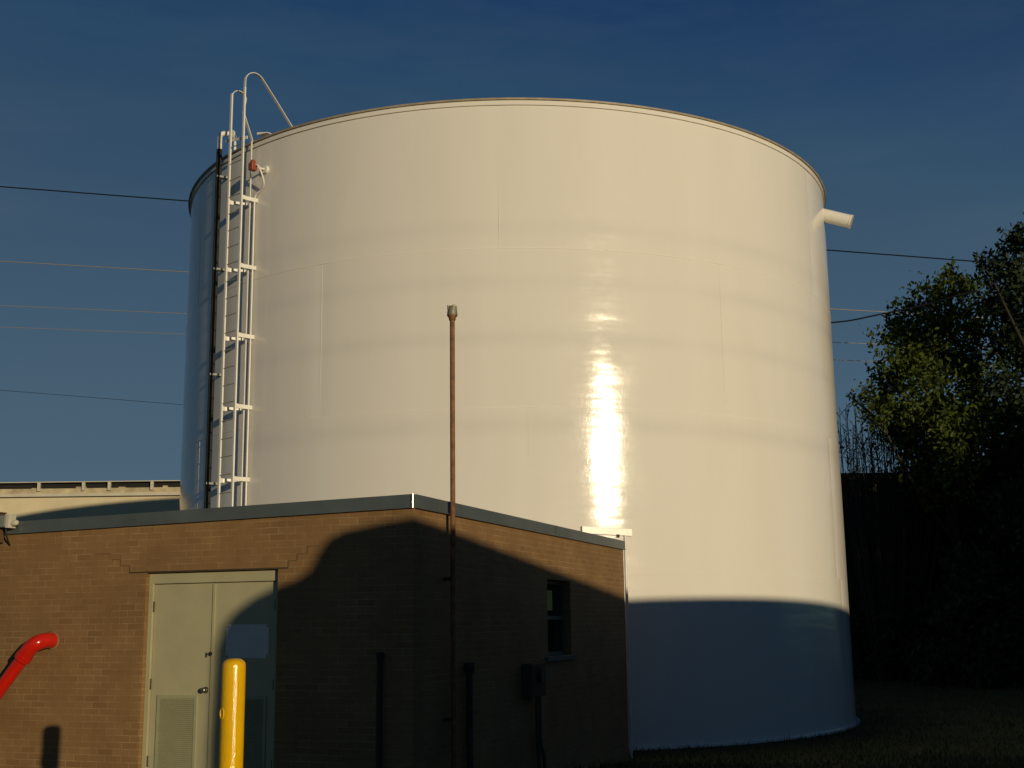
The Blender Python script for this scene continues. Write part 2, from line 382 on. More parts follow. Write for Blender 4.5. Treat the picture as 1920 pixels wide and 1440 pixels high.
rf = MB(); zr = TZ1 - TZ0
rf.lathe([(TR + 0.01, zr + 0.035), (TR * 0.6, zr + 0.22), (TR * 0.25, zr + 0.38), (0.01, zr + 0.45)], n=96)
rf.build("roof_plate", M_ROOF, tank)
rb = MB(); rb.lathe([(TR - 0.01, zr - 0.085), (TR + 0.022, zr - 0.085), (TR + 0.022, zr), (TR - 0.01, zr)], n=N // 2, smooth=False)
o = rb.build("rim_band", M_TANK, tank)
rl = MB(); rl.lathe([(TR - 0.02, zr + 0.002), (TR + 0.055, zr + 0.002), (TR + 0.058, zr + 0.034), (TR - 0.02, zr + 0.04)], n=N // 2, smooth=False)
rl.build("rim_edge", M_RIM, tank)
bf = MB(); bf.lathe([(TR - 0.02, 0.055), (TR + 0.085, 0.055), (TR + 0.09, 0.0), (TR + 0.09, -0.3)], n=N // 2, smooth=False)
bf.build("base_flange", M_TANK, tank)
# overflow pipe sticking out of the right side
ov = MB(); a = tp(71.5, TR - 0.25, 10.36); b_ = Vector((7.36, 25.62, 10.06)) - Vector((TX, TY, TZ0))
dv = (b_ - a).normalized()
ov.tube([a, b_], 0.145, 28, caps=False); ov.tube([b_, a + dv * 0.2], 0.132, 28, caps=False)
ov.tube([b_ - dv * 0.03, b_ + dv * 0.012], 0.152, 28)
ov.build("overflow_pipe", M_WHITE, tank)
md = MB(); md.tube([b_ + dv * 0.013, b_ + dv * 0.016], 0.13, 28); md.build("pipe_screen", M_RUNG, tank)

# ------------------------------------------------------------------ access ladder
LR = 7.60; PL, PR = -44.7, -41.45
zb, zt = -0.25, 11.9
lad = empty("access_ladder", tw((PL + PR) / 2, LR, TZ0))
tag(lad, "white fixed steel ladder with looped handrails climbing the tank side", "ladder")
LO = Vector(lad.location)
def lp(phi, r, z): return tw(phi, r, z) - LO
tang = Vector((math.cos(R(-43)), math.sin(R(-43)), 0)); radial = Vector((math.sin(R(-43)), -math.cos(R(-43)), 0))
for ph in (PL, PR):
    s = MB(); s.strip([lp(ph, LR, zb), lp(ph, LR, 11.86)], 0.058, 0.03, tang); s.build("stringer", M_WHITE, lad, 0.003)
z = 0.05; k = 0
zref = 8.30                                      # height of one bracket, four rungs apart
rung_z = [zref + 0.335 * i for i in range(-24, 8) if zb + .1 < zref + 0.335 * i < 10.9]
for zz in rung_z:
    s = MB(); s.tube([lp(PL, LR, zz + .09), lp(PR, LR, zz + .09)], 0.011, 8); s.build("rung", M_RUNG, lad)
for i in range(-6, 2):
    zz = zref + 1.34 * i
    if zz < 0: continue
    for ph in (PL, PR):
        s = MB(); s.strip([lp(ph, LR - 0.02, zz), lp(ph + (0.35 if ph == PR else 0.9), TR - 0.01, zz)], 0.075, 0.012, (0, 0, 1))
        s.box(lp(ph, LR - 0.035, zz), (0.055, 0.055, 0.08), Matrix.Rotation(R(-43), 3, 'Z'))
        s.build("bracket", M_WHITE, lad)
# handrail loops: flat bar bent over and down to the roof
def rail(ph, pts):
    s = MB(); s.strip([lp(ph, r, z) for r, z in pts], 0.062, 0.014, tang); return s.build("handrail", M_WHITE, lad)
arc = lambda rc, zc, rad, a0, a1, n: [(rc + rad * math.cos(R(a0 + (a1 - a0) * i / n)), zc + rad * math.sin(R(a0 + (a1 - a0) * i / n))) for i in range(n + 1)]
rail(PL, [(LR, 11.55), (LR, 11.8)] + arc(LR - 0.16, 11.8, 0.16, 10, 165, 12) + [(7.33, 11.55), (7.08, 10.95)])
rail(PR, [(LR, 11.6), (LR, 11.95)] + arc(LR - 0.24, 11.98, 0.24, 10, 140, 12) + [(6.9, 11.86), (6.05, 10.98)])
s = MB(); s.strip([lp(PL - 1.6, LR - 0.03, 10.95), lp(PR + 0.7, LR - 0.03, 10.82)], 0.06, 0.014, (0, 0, 1)); s.build("top_crossbar", M_WHITE, lad)
s = MB(); s.add([lp(PR + .8, 7.36, 10.93), lp(PR + 2.6, 7.30, 10.93), lp(PR + 2.4, 7.0, 10.95), lp(PR + .8, 7.0, 10.95),
                 lp(PR + .8, 7.36, 10.98), lp(PR + 2.6, 7.30, 10.945), lp(PR + 2.4, 7.0, 10.965), lp(PR + .8, 7.0, 10.98)],
                [(3, 2, 1, 0), (4, 5, 6, 7), (0, 1, 5, 4), (1, 2, 6, 5), (2, 3, 7, 6), (3, 0, 4, 7)]); s.build("landing_plate", M_WHITE, lad)
# flat bar on the shell that the right-hand brackets bolt to
s = MB(); s.strip([lp(-41.9, TR + 0.10, 0.2), lp(-41.9, TR + 0.10, 10.85)], 0.028, 0.02, tang); s.build("back_bar", M_WHITE, lad)

# dark pipe with white elbow, left of the ladder
vp = empty("roof_pipe", tw(-50.4, 7.42, TZ0)); tag(vp, "dark vertical pipe with white elbow at the tank rim, left of the ladder", "pipe")
VO = Vector(vp.location)
def vq(phi, r, z): return tw(phi, r, z) - VO
s = MB(); s.tube([vq(-50.4, 7.42, -0.4), vq(-50.4, 7.42, 10.98)], 0.058, 16); s.build("riser", M_BLACKP, vp)
s = MB(); s.tube([vq(-50.4, 7.42, 10.9), vq(-50.4, 7.42, 11.24)] + [vq(-50.4 + 0.3 * math.sin(t), 7.42 - 0.10 * (1 - math.cos(t)), 11.24 + 0.09 * math.sin(t)) for t in (0.4, 0.8, 1.2, 1.57)] + [vq(-49.75, 7.22, 11.33)], 0.05, 16); s.tube([vq(-49.75, 7.22, 11.33), vq(-50.0, 7.12, 11.33), vq(-50.1, 7.10, 10.9)], 0.028, 10)
s.build("elbow", M_WHITE, vp)
s = MB(); s.tube([vq(-49.7, 7.23, 11.33), vq(-49.78, 7.20, 11.33)], 0.09, 20); s.build("flange", M_WHITE, vp)
for zz in (2.2, 4.3, 6.4, 8.5, 10.4):
    s = MB(); s.strip([vq(-50.4, 7.47, zz), vq(-50.0, 7.24, zz)], 0.04, 0.12, (0, 0, 1)); s.build("clamp", M_GREYB, vp)

# red lamp with hose on the shell right of the ladder
rl_ = empty("beacon_lamp", tw(-40.0, TR, 10.2)); tag(rl_, "small red lamp box on a white bracket high beside the ladder", "lamp")
BO = Vector(rl_.location)
def bq(phi, r, z): return tw(phi, r, z) - BO
Mz = Matrix.Rotation(R(-41), 3, 'Z')
s = MB(); s.box(bq(-39.7, TR + 0.27, 10.2), (0.12, 0.13, 0.15), Mz); s.build("lamp_body", M_REDBOX, rl_, 0.012)
s = MB(); s.tube([bq(-39.7, TR + 0.27, 10.275), bq(-39.7, TR + 0.27, 10.33)], [0.055, 0.045], 16); s.build("lamp_cap", M_REDBOX, rl_)
s = MB(); s.tube([bq(-39.2, TR - .01, 10.2), bq(-39.2, TR + 0.05, 10.2)], 0.075, 20); s.tube([bq(-39.2, TR + 0.05, 10.2), bq(-39.6, TR + 0.22, 10.2)], 0.022, 10); s.build("wall_bracket", M_WHITE, rl_)
pts = [bq(-39.4, TR + 0.25, 10.24), bq(-38.8, TR + 0.24, 10.2), bq(-38.5, TR + 0.18, 10.05), bq(-38.7, TR + 0.1, 9.88), bq(-39.8, TR + 0.06, 9.80), bq(-41.0, TR + 0.06, 9.72), bq(-41.3, TR + 0.05, 9.55)]
def spl(P, n=6):
    out = []
    for i in range(len(P) - 1):
        p0, p1, p2, p3 = P[max(i - 1, 0)], P[i], P[i + 1], P[min(i + 2, len(P) - 1)]
        for t in [j / n for j in range(n)]:
            out.append(0.5 * ((2 * p1) + (p2 - p0) * t + (2 * p0 - 5 * p1 + 4 * p2 - p3) * t * t + (3 * p1 - p0 - 3 * p2 + p3) * t ** 3))
    return out + [P[-1]]
s = MB(); s.tube(spl(pts), 0.018, 10); s.build("hose", M_WHITE, rl_)
s = MB(); s.tube([bq(-41.3, TR + 0.05, 9.6), bq(-41.3, TR + 0.05, 0.0)], 0.016, 10); s.build("conduit", M_WHITE, rl_)

# ------------------------------------------------------------------ brick building
A = Vector((-0.986, 12.2, 0))
ANG_L, ANG_R = R(-21.0), R(69.8)
bld = empty("brick_building", A)
tag(bld, "low flat-roofed brown brick utility building with double door in front of the tank", "building")
LLEN, RLEN = 9.0, 7.80
def wall(name, L0, L1, z0, z1f, holes, thick, rot, parent, m):
    """wall in its own frame: x along, y inwards, z up; z1f(x) is the top; holes are (x0,x1,z0,z1)"""
    X = sorted({L0, L1} | {v for h in holes for v in h[:2]}); Z = sorted({z0} | {v for h in holes for v in h[2:]})
    mb = MB()
    def inside(xa, xb, za, zb_): return any(h[0] <= xa and xb <= h[1] and h[2] <= za and zb_ <= h[3] for h in holes)
    for i in range(len(X) - 1):
        for j in range(len(Z)):
            za, top = Z[j], j == len(Z) - 1
            z2 = (z1f(X[i]), z1f(X[i + 1])) if top else (Z[j + 1], Z[j + 1])
            if not top and inside(X[i], X[i + 1], za, Z[j + 1]): continue
            for y, fl in ((0, False), (thick, True)):
                q = [(X[i], y, za), (X[i + 1], y, za), (X[i + 1], y, z2[1]), (X[i], y, z2[0])]
                mb.add(q, [(3, 2, 1, 0) if fl else (0, 1, 2, 3)])
    for x0, x1, za, zb_ in holes:
        for q in (((x0, 0, za), (x0, 0, zb_), (x0, thick, zb_), (x0, thick, za)), ((x1, 0, zb_), (x1, 0, za), (x1, thick, za), (x1, thick, zb_)),
                  ((x0, 0, zb_), (x1, 0, zb_), (x1, thick, zb_), (x0, thick, zb_)), ((x1, 0, za), (x0, 0, za), (x0, thick, za), (x1, thick, za))):
            mb.add(q, [(0, 1, 2, 3)])
    mb.add([(L0, 0, z0), (L0, thick, z0), (L0, thick, z1f(L0)), (L0, 0, z1f(L0))], [(3, 2, 1, 0)])
    mb.add([(L1, 0, z0), (L1, thick, z0), (L1, thick, z1f(L1)), (L1, 0, z1f(L1))], [(0, 1, 2, 3)])
    mb.add([(L0, 0, z1f(L0)), (L1, 0, z1f(L1)), (L1, thick, z1f(L1)), (L0, thick, z1f(L0))], [(0, 1, 2, 3)])
    o = mb.build(name, m, parent); o.rotation_euler = (0, 0, rot); return o
topL = lambda x: 2.86 + 0.0155 * x         # x runs from -LLEN to 0 at the corner
topR = lambda x: 2.86 - 0.003 * x
DX0, DX1, DZ = -3.14, -1.52, 2.215
WX0, WX1, WZ0, WZ1 = 4.06, 5.03, 1.22, 2.19
wall("front_wall", -LLEN, 0, -0.6, topL, [(DX0, DX1, -0.05, DZ)], 0.22, ANG_L, bld, M_BRICK)
wall("side_wall", 0.0, RLEN, -0.7, topR, [(WX0, WX1, WZ0, WZ1)], 0.22, ANG_R, bld, M_BRICK)
cL = Vector((math.cos(ANG_L), math.sin(ANG_L), 0)); cR = Vector((math.cos(ANG_R), math.sin(ANG_R), 0))
B_ = cR * RLEN
bw = wall("back_wall", -LLEN, -0.26, -0.8, lambda x: 2.83 + 0.0155 * x, [], 0.2, ANG_L, bld, M_BRICK)
bw.location = B_ - cR * 0.24
ew = wall("end_wall", 0.0, RLEN - 0.25, -0.7, lambda x: 2.715, [], 0.2, ANG_R, bld, M_BRICK)
ew.location = cL * -(LLEN - 0.2) + Vector((0.02, 0.22, 0))
# roof sheet
rm = MB(); zc = lambda p: 2.85
c0 = [Vector((0, 0, 2.84)), B_ + Vector((0, 0, 2.82)), B_ - cL * LLEN + Vector((0, 0, 2.68)), -cL * LLEN + Vector((0, 0, 2.70))]
ctr = sum(c0, Vector()) / 4
c0 = [ctr + (p - ctr) * 0.985 for p in c0]
rm.add(c0 + [p - Vector((0, 0, 0.12)) for p in c0], [(0, 1, 2, 3), (7, 6, 5, 4), (0, 4, 5, 1), (1, 5, 6, 2), (2, 6, 7, 3), (3, 7, 4, 0)])
rm.build("roof", M_MEMB, bld)
# metal fascia
def fascia(L0, L1, tf, rot, jl, name="fascia"):
    mb = MB(); n = 1; vs = []
    y0, y1 = -0.028, 0.26
    for x, m0 in ((L0, 0), (L1, 1)):
        t = tf(x) + 0.045
        vs += [(x, y0, t - 0.135), (x, y0, t), (x, y1, t), (x, y1, t - 0.135)]
    mb.add(vs, [(0, 1, 5, 4), (1, 2, 6, 5), (2, 3, 7, 6), (3, 0, 4, 7), (0, 3, 2, 1), (4, 5, 6, 7)])
    for x in jl:
        t = tf(x) + 0.045; mb.box((x, -0.03, t - 0.067), (0.05, 0.006, 0.137))
    mb.box(((L0 + L1) / 2, -0.034, tf((L0 + L1) / 2) + 0.045 - 0.13), (abs(L1 - L0) - .01, 0.012, 0.012), Matrix.Rotation(-math.atan((tf(L1) - tf(L0)) / (L1 - L0)), 3, 'Y'))
    o = mb.build(name, M_FASCIA, bld); o.rotation_euler = (0, 0, rot); return o
fascia(-LLEN, 0.012, topL, ANG_L, (-4.86, -7.4))
fascia(-0.012 + 0.03, RLEN + 0.02, topR, ANG_R, (0.86, 4.4))
s = MB(); s.tube([(-0.018, -0.03, 2.768), (-0.018, -0.03, 2.906)], 0.012, 12); o = s.build("corner_bead", M_BEAD, bld); o.rotation_euler = (0, 0, R(24))

# local frame helpers for things fixed on the two visible walls
def onL(x, y, z): return Matrix.Rotation(ANG_L, 3, 'Z') @ Vector((x, y, z))
def onR(x, y, z): return Matrix.Rotation(ANG_R, 3, 'Z') @ Vector((x, y, z))
def part(mb, name, m, parent, rot=None, bevel=0.0):
    o = mb.build(name, m, parent, bevel)
    if rot is not None: o.rotation_euler = (0, 0, rot)
    return o

# stepped crack lines and steel lintel over the door
s = MB(); s.bx(-3.36, -1.40, -0.006, 0.10, 2.217, 2.231); part(s, "lintel", M_LINT, bld, ANG_L)
s = MB()
for x0, x1, z0, z1 in ((-3.362, -3.352, 2.232, 2.295), (-3.48, -3.352, 2.296, 2.303), (-3.485, -3.478, 2.303, 2.362), (-3.60, -3.478, 2.363, 2.369), (-3.82, -3.62, 2.432, 2.437),
                       (-1.405, -1.397, 2.232, 2.292), (-1.404, -1.30, 2.293, 2.299), (-1.302, -1.295, 2.30, 2.36), (-1.30, -1.18, 2.362, 2.367), (-1.185, -1.178, 2.367, 2.43), (-1.182, -1.05, 2.43, 2.435)):
    s.bx(x0, x1, -0.0025, 0.01, z0, z1)
    if abs(z0 - 2.432) < 1e-6: part(s, "wall_crack", M_BROWN, bld, ANG_L); s = MB()
part(s, "wall_crack", M_BROWN, bld, ANG_L)

# double door
D0 = 0.085                                       # set back in the opening
fr = MB()
fr.bx(DX0 + 0.001, DX0 + 0.055, D0 - 0.03, D0 + 0.08, -0.02, DZ - 0.002); fr.bx(DX1 - 0.055, DX1 - 0.001, D0 - 0.03, D0 + 0.08, -0.02, DZ - 0.002)
fr.bx(DX0 + 0.0555, DX1 - 0.0555, D0 - 0.03, D0 + 0.08, DZ - 0.115, DZ - 0.002)
part(fr, "door_frame", M_DOOR, bld, ANG_L, 0.004)
dx0, dx1, dm = DX0 + 0.059, DX1 - 0.059, -2.325
def leaf(x0, x1, hx):
    d = MB(); d.bx(x0, x1, D0, D0 + 0.045, 0.01, DZ - 0.122)
    o = part(d, "door", M_DOOR, bld, ANG_L, 0.003)
    lo, hi = (x0 + 0.12, x1 - 0.20) if hx < 0 else (x0 + 0.20, x1 - 0.12)
    l = MB()
    for q in ((lo - 0.03, lo, 0.18, 0.95), (hi, hi + 0.03, 0.18, 0.95), (lo, hi, 0.92, 0.95), (lo, hi, 0.18, 0.21)): l.bx(q[0], q[1], D0 - 0.014, D0 - 0.0005, q[2], q[3])
    zz = 0.225
    while zz < 0.91:
        l.box(((lo + hi) / 2, D0 - 0.008, zz), (hi - lo, 0.016, 0.006), Matrix.Rotation(R(38), 3, 'X')); zz += 0.02
    part(l, "louver", M_LOUV, o)
    hxx = x0 - 0.002 if hx < 0 else x1 + 0.002
    for hz in (0.28, 1.06, 1.86):
        h = MB(); h.tube([(hxx, D0 - 0.012, hz - 0.055), (hxx, D0 - 0.012, hz + 0.055)], 0.009, 10); h.bx(hxx - 0.02, hxx - 0.009, D0 - 0.010, D0 - 0.001, hz - .05, hz + .05); part(h, "hinge", M_LINT, o)
    return o
dl = leaf(dx0, dm - 0.003, -1); dr = leaf(dm + 0.003, dx1, 1)
s = MB(); s.bx(dm - 0.02, dm + 0.012, D0 - 0.012, D0 - 0.001, 0.02, DZ - 0.13); part(s, "astragal", M_DOOR, dl, None, 0.002)
s = MB(); kx, kz = -2.40, 1.005
s.lathe([(0.0, 0.0)], n=3)
s = MB(); s.tube([(kx, D0 - 0.001, kz), (kx, D0 - 0.008, kz)], 0.034, 24); s.tube([(kx, D0 - 0.008, kz), (kx, D0 - 0.03, kz), (kx, D0 - 0.036, kz), (kx, D0 - 0.05, kz), (kx, D0 - 0.062, kz), (kx, D0 - 0.066, kz)], [0.014, 0.014, 0.024, 0.029, 0.024, 0.012], 24)
part(s, "knob", M_STEEL, dl)
s = MB(); s.tube([(-2.35, D0 - 0.001, 1.37), (-2.35, D0 - 0.014, 1.37)], 0.022, 20); s.tube([(-2.35, D0 - 0.02, 1.37), (-2.39, D0 - 0.022, 1.362)], 0.006, 8); s.tube([(-2.39, D0 - 0.02, 1.385), (-2.39, D0 - 0.02, 1.335)], 0.005, 8)
part(s, "deadbolt", M_DARK, dl)
s = MB(); r_, x0, x1, z0, z1 = 0.025, -2.17, -1.66, 1.325, 1.665
pts = []
for cx, cz, a0 in ((x1 - r_, z1 - r_, 0), (x0 + r_, z1 - r_, 90), (x0 + r_, z0 + r_, 180), (x1 - r_, z0 + r_, 270)):
    for i in range(5): a = R(a0 + 22.5 * i); pts.append((cx + r_ * math.cos(a), cz + r_ * math.sin(a)))
n = len(pts)
s.add([(p[0], D0 - 0.005, p[1]) for p in pts] + [(p[0], D0 - 0.0008, p[1]) for p in pts], [tuple(range(n - 1, -1, -1))] + [(i, (i + 1) % n, (i + 1) % n + n, i + n) for i in range(n)])
sg = part(s, "notice_board", M_SIGN, dr)
for x, z in ((x0 + .02, z0 + .02), (x1 - .02, z0 + .02), (x0 + .02, z1 - .02), (x1 - .02, z1 - .02)):
    s.__init__(); s.tube([(x, D0 - 0.005, z), (x, D0 - 0.009, z)], 0.008, 10); part(s, "screw", M_DARK, dr)

# window in the side wall
WD = 0.12
win = MB()
for q in ((WX0 + .001, WX0 + 0.05, WZ0 + .001, WZ1 - .001), (WX1 - 0.05, WX1 - .001, WZ0 + .001, WZ1 - .001), (WX0 + 0.0505, WX1 - 0.0505, WZ1 - 0.05, WZ1 - .001), (WX0 + 0.0505, WX1 - 0.0505, WZ0 + .001, WZ0 + 0.05), (WX0 + 0.0505, WX1 - 0.0505, 1.68, 1.73)):
    win.bx(q[0], q[1], WD - 0.03, WD + 0.05, q[2], q[3])
wo = part(win, "window", M_WFRAME, bld, ANG_R, 0.003)
s = MB(); s.bx(WX0 + 0.051, WX1 - 0.051, WD, WD + 0.006, WZ0 + 0.051, WZ1 - 0.051); part(s, "pane", M_GLASS, wo)
s = MB(); s.bx(WX0 + 0.06, WX0 + 0.52, WD - 0.012, WD - 0.004, 1.80, 2.06); part(s, "sash_sheet", M_YSHEET, wo)  # plain yellow sheet over part of the upper sash
s = MB(); s.bx(WX0 - 0.12, WX1 + 0.16, -0.04, WD - 0.032, WZ0 - 0.06, WZ0 + 0.0005); part(s, "sill", M_SILL, wo, None, 0.004)
# gutter behind the back corner
s = MB(); ga, gb = Vector((1.08, 19.92, 3.095)) - A, Vector((1.90, 20.15, 3.055)) - A
s.strip([ga, gb], 0.115, 0.10, (0, 0, 1)); gut = s.build("gutter", M_WHITE, bld, 0.004)
s = MB(); s.tube([Vector((1.775, 19.9, 3.0)) - A, Vector((1.775, 19.9, -0.45)) - A], 0.024, 14); s.build("downspout", M_WHITE, gut)
s = MB(); s.bx(0, 0.05, 0, 0.06, 0, 0.05); o = s.build("gutter_bracket", M_DARK, gut); o.location = Vector((1.64, 19.9, 2.965)) - A

# ------------------------------------------------------------------ things on and beside the building
def at(v): return A + v
# rusty vent pipe
pp = empty("vent_pipe", at(onR(0.77, -0.095, -0.2))); tag(pp, "tall rusty vent pipe with grey cap rising beside the building corner", "pipe")
s = MB(); s.tube([(0, 0, 0), (0, 0, 5.06)], 0.0265, 18); s.build("riser", M_RUST, pp)
s = MB(); s.lathe([(0.028, 5.03), (0.036, 5.035), (0.038, 5.06), (0.05, 5.075), (0.05, 5.085), (0.03, 5.09)], n=24); s.build("collar", M_RUST, pp)
s = MB(); s.lathe([(0.055, 5.083), (0.058, 5.088), (0.047, 5.175), (0.04, 5.188), (0.036, 5.165), (0.0, 5.16)], n=24)
for k in range(4): a = k * math.pi / 2 + .4; s.box((0.047 * math.cos(a), 0.047 * math.sin(a), 5.172), (0.012, 0.022, 0.05), Matrix.Rotation(a, 3, 'Z'))
s.build("vent_cap", M_CAP, pp)
for zz in (0.9, 2.3): s = MB(); s.strip([(0, 0, zz), tuple(onR(0, 0.11, zz))], 0.03, 0.064, (0, 0, 1)); s.build("clamp", M_DARK, pp)

# yellow bollard
bo = empty("yellow_bollard", (-1.862, 8.40, 0)); tag(bo, "glossy yellow steel bollard standing in front of the double door", "bollard")
s = MB(); s.lathe([(0.078, 0.0), (0.078, 1.385), (0.075, 1.408), (0.066, 1.422), (0.05, 1.434), (0.025, 1.439), (0.001, 1.44)], n=48); s.build("post", M_YEL, bo)
s = MB(); ang = R(200); rc = Vector((0.078 * math.cos(R(221)), 0.078 * math.sin(R(221)), 1.09))
u = Vector((-math.sin(R(221)), math.cos(R(221)), 0)); s.tube([rc + u * 0.022 * math.cos(t) + Vector((0, 0, 0.033 * math.sin(t))) for t in [i * math.pi / 10 for i in range(21)]], 0.005, 8, caps=False); s.build("weld_ring", M_YEL, bo)

# red pipe on the front wall
rp = empty("red_pipe", at(onL(-4.36, 0, 1.50))); tag(rp, "glossy bright red pipe elbowing out of the brick wall and slanting down", "pipe")
rp.rotation_euler = (0, 0, ANG_L)
q0 = Vector((0.02, 0.05, 0.02))
arcp = [Vector((0.02, 0.02, 0.02)), Vector((0.02, -0.10, 0.02)), Vector((0.012, -0.15, 0.012)), Vector((-0.02, -0.195, -0.01)), Vector((-0.075, -0.215, -0.055)), Vector((-0.14, -0.215, -0.125))]
s = MB(); s.tube(spl(arcp, 5), 0.083, 24); s.build("elbow", M_RED, rp)
d_ = Vector((-0.655, 0.0, -0.756))
p1 = Vector((-0.10, -0.215, -0.082))
s = MB(); s.tube([p1 + d_ * 0.06, p1 + d_ * 0.12], 0.09, 24); s.build("coupling", M_RED, rp)
s = MB(); s.tube([p1, p1 + d_ * 1.9], 0.07, 24); s.build("pipe_run", M_RED, rp)
s = MB(); s.lathe([(0.078, 0), (0.105, 0), (0.105, 0.008), (0.078, 0.008)], n=24); o = s.build("wall_collar", M_BRICK, rp); o.rotation_euler = (R(90), 0, 0); o.location = (0.02, 0.0, 0.02)

# flood light at the left end of the fascia
fl = empty("flood_light", at(onL(-4.97, -0.04, 2.70))); fl.rotation_euler = (0, 0, ANG_L); tag(fl, "small grey flood light box at the left end of the roof edge", "lamp")
s = MB(); s.bx(-0.10, 0.035, -0.14, -0.01, 0.06, 0.19); s.build("lamp_box", M_GREYB, fl, 0.006)
s = MB(); s.bx(0.0365, 0.085, -0.13, -0.02, 0.05, 0.20); s.build("face_plate", M_FARC, fl, 0.004)
s = MB(); s.lathe([(0.0, 0.07), (0.025, 0.065), (0.032, 0.03), (0.03, 0.0), (0.02, -0.02), (0.0, -0.02)], n=20); o = s.build("sensor", M_FARC, fl); o.location = (0.10, -0.08, 0.10); o.rotation_euler = (0, R(80), 0)
s = MB(); s.tube(spl([Vector((0.0, -0.08, 0.06)), Vector((-0.005, -0.06, -0.02)), Vector((-0.02, -0.0, -0.10)), Vector((-0.03, 0.035, -0.13))]), 0.009, 8); s.build("cable", M_DARK, fl)
# brown overhang box beyond the fascia end
s = MB(); s.bx(-6.2, -5.07, -0.22, -0.03, 2.60, 2.92); s.bx(-6.2, -5.05, -0.23, -0.03, 2.921, 2.935)
o = s.build("overhang_box", M_BROWN); o.location = A; o.rotation_euler = (0, 0, ANG_L); tag(o, "dark brown overhang box at the far left of the roof edge", "overhang")

# electric meter and conduits on the side wall
em = empty("meter_box", at(onR(3.30, -0.001, 0.0))); em.rotation_euler = (0, 0, ANG_R); tag(em, "dark electric meter box with conduits below the side wall window", "meter box")
s = MB(); s.bx(-0.26, 0.24, -0.14, 0, 0.78, 1.17); s.build("cabinet", M_METER, em, 0.01)
s = MB(); s.tube([(-0.02, -0.14, 1.03), (-0.02, -0.20, 1.03)], 0.085, 24); s.build("meter", M_DARK, em)
for i, x in enumerate((0.10, 0.19)):
    s = MB(); s.tube([(x, -0.07, 0.78), (x, -0.07, 0.25), (x + 0.04 + 0.1 * i, -0.07, 0.05), (x + 0.06 + 0.16 * i, -0.07, -0.4)], 0.024, 12); s.build("conduit", M_METER, em)
dp = empty("drain_pipe", at(onR(1.30, -0.055, -0.2))); tag(dp, "dark drain pipe on the shaded side wall right of the vent pipe", "pipe")
s = MB(); s.tube([(0, 0, 0), (0, 0, 1.36)], 0.036, 14); s.build("riser", M_BLACKP, dp)
s = MB(); s.lathe([(0.036, 1.33), (0.05, 1.34), (0.055, 1.43), (0.045, 1.44), (0.035, 1.42), (0.0, 1.41)], n=20); s.build("hopper", M_BLACKP, dp)
cg = empty("corner_pipe", at(onL(-0.33, -0.05, -0.1))); tag(cg, "thin dark pipe standing on the shaded front wall near the corner", "pipe")
s = MB(); s.tube([(0, 0, 0), (0, 0, 1.45)], 0.028, 12); s.build("riser", M_BLACKP, cg)
s = MB(); s.tube([(0, 0, 1.44), (0, 0, 1.48)], 0.038, 12); s.build("pipe_cap", M_BLACKP, cg)

# ------------------------------------------------------------------ far building on the left
fb = empty("far_building", (-19, 57, -0.43)); tag(fb, "long cream building with weathered parapet behind the tank at left", "building")
FO = Vector(fb.location)
def fbx(name, m, x0, x1, y0, y1, z0, z1, bevel=0.0, parent=None):
    s = MB(); s.bx(x0 - FO.x, x1 - FO.x, y0 - FO.y, y1 - FO.y, z0 - FO.z, z1 - FO.z); return s.build(name, m, parent or fb, bevel)
FX0, FX1 = -48, -6
fbx("wall", M_FARW, FX0, FX1, 57.05, 75, -0.6, 7.60)
fbx("cornice", M_FARC, FX0 - .1, FX1 + .1, 56.93, 57.3, 7.601, 7.74)
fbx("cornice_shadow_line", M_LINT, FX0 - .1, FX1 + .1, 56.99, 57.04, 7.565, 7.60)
fbx("parapet", M_FARP, FX0, FX1, 57.06, 57.4, 7.741, 7.98)
fbx("roof_gap", M_GAPSHADE, FX0, FX1, 57.2, 74, 7.9805, 8.248)  # solid black block; the gap's shade is put into its colour
fbx("roof_cap", M_FARC, FX0 - .2, FX1 + .2, 56.9, 74.5, 8.249, 8.285)
for x in (-47, -44.5, -42.1, -39.4, -37.2, -34.6, -32.0, -29.5, -27.0, -24.6, -21.88, -19.82, -18.63, -16.66, -14.2, -12.0, -9.4, -7.0):
    fbx("post", M_FARC, x - 0.065, x + 0.065, 56.93, 57.055, 7.86, 8.247)
rr_ = random.Random(8)
for i in range(20):                              # bits of debris and old flashing lying under the cap
    x = FX0 + 2.05 * i + rr_.uniform(0, 1.2); w_ = rr_.uniform(.15, .7)
    s = MB(); s.bx(x - FO.x, x + w_ - FO.x, 57.1 - FO.y, 57.19 - FO.y, 7.981 - FO.z, 7.981 + rr_.uniform(.02, .10) - FO.z)
    s.build("flashing_scrap", M_FARP, fb)

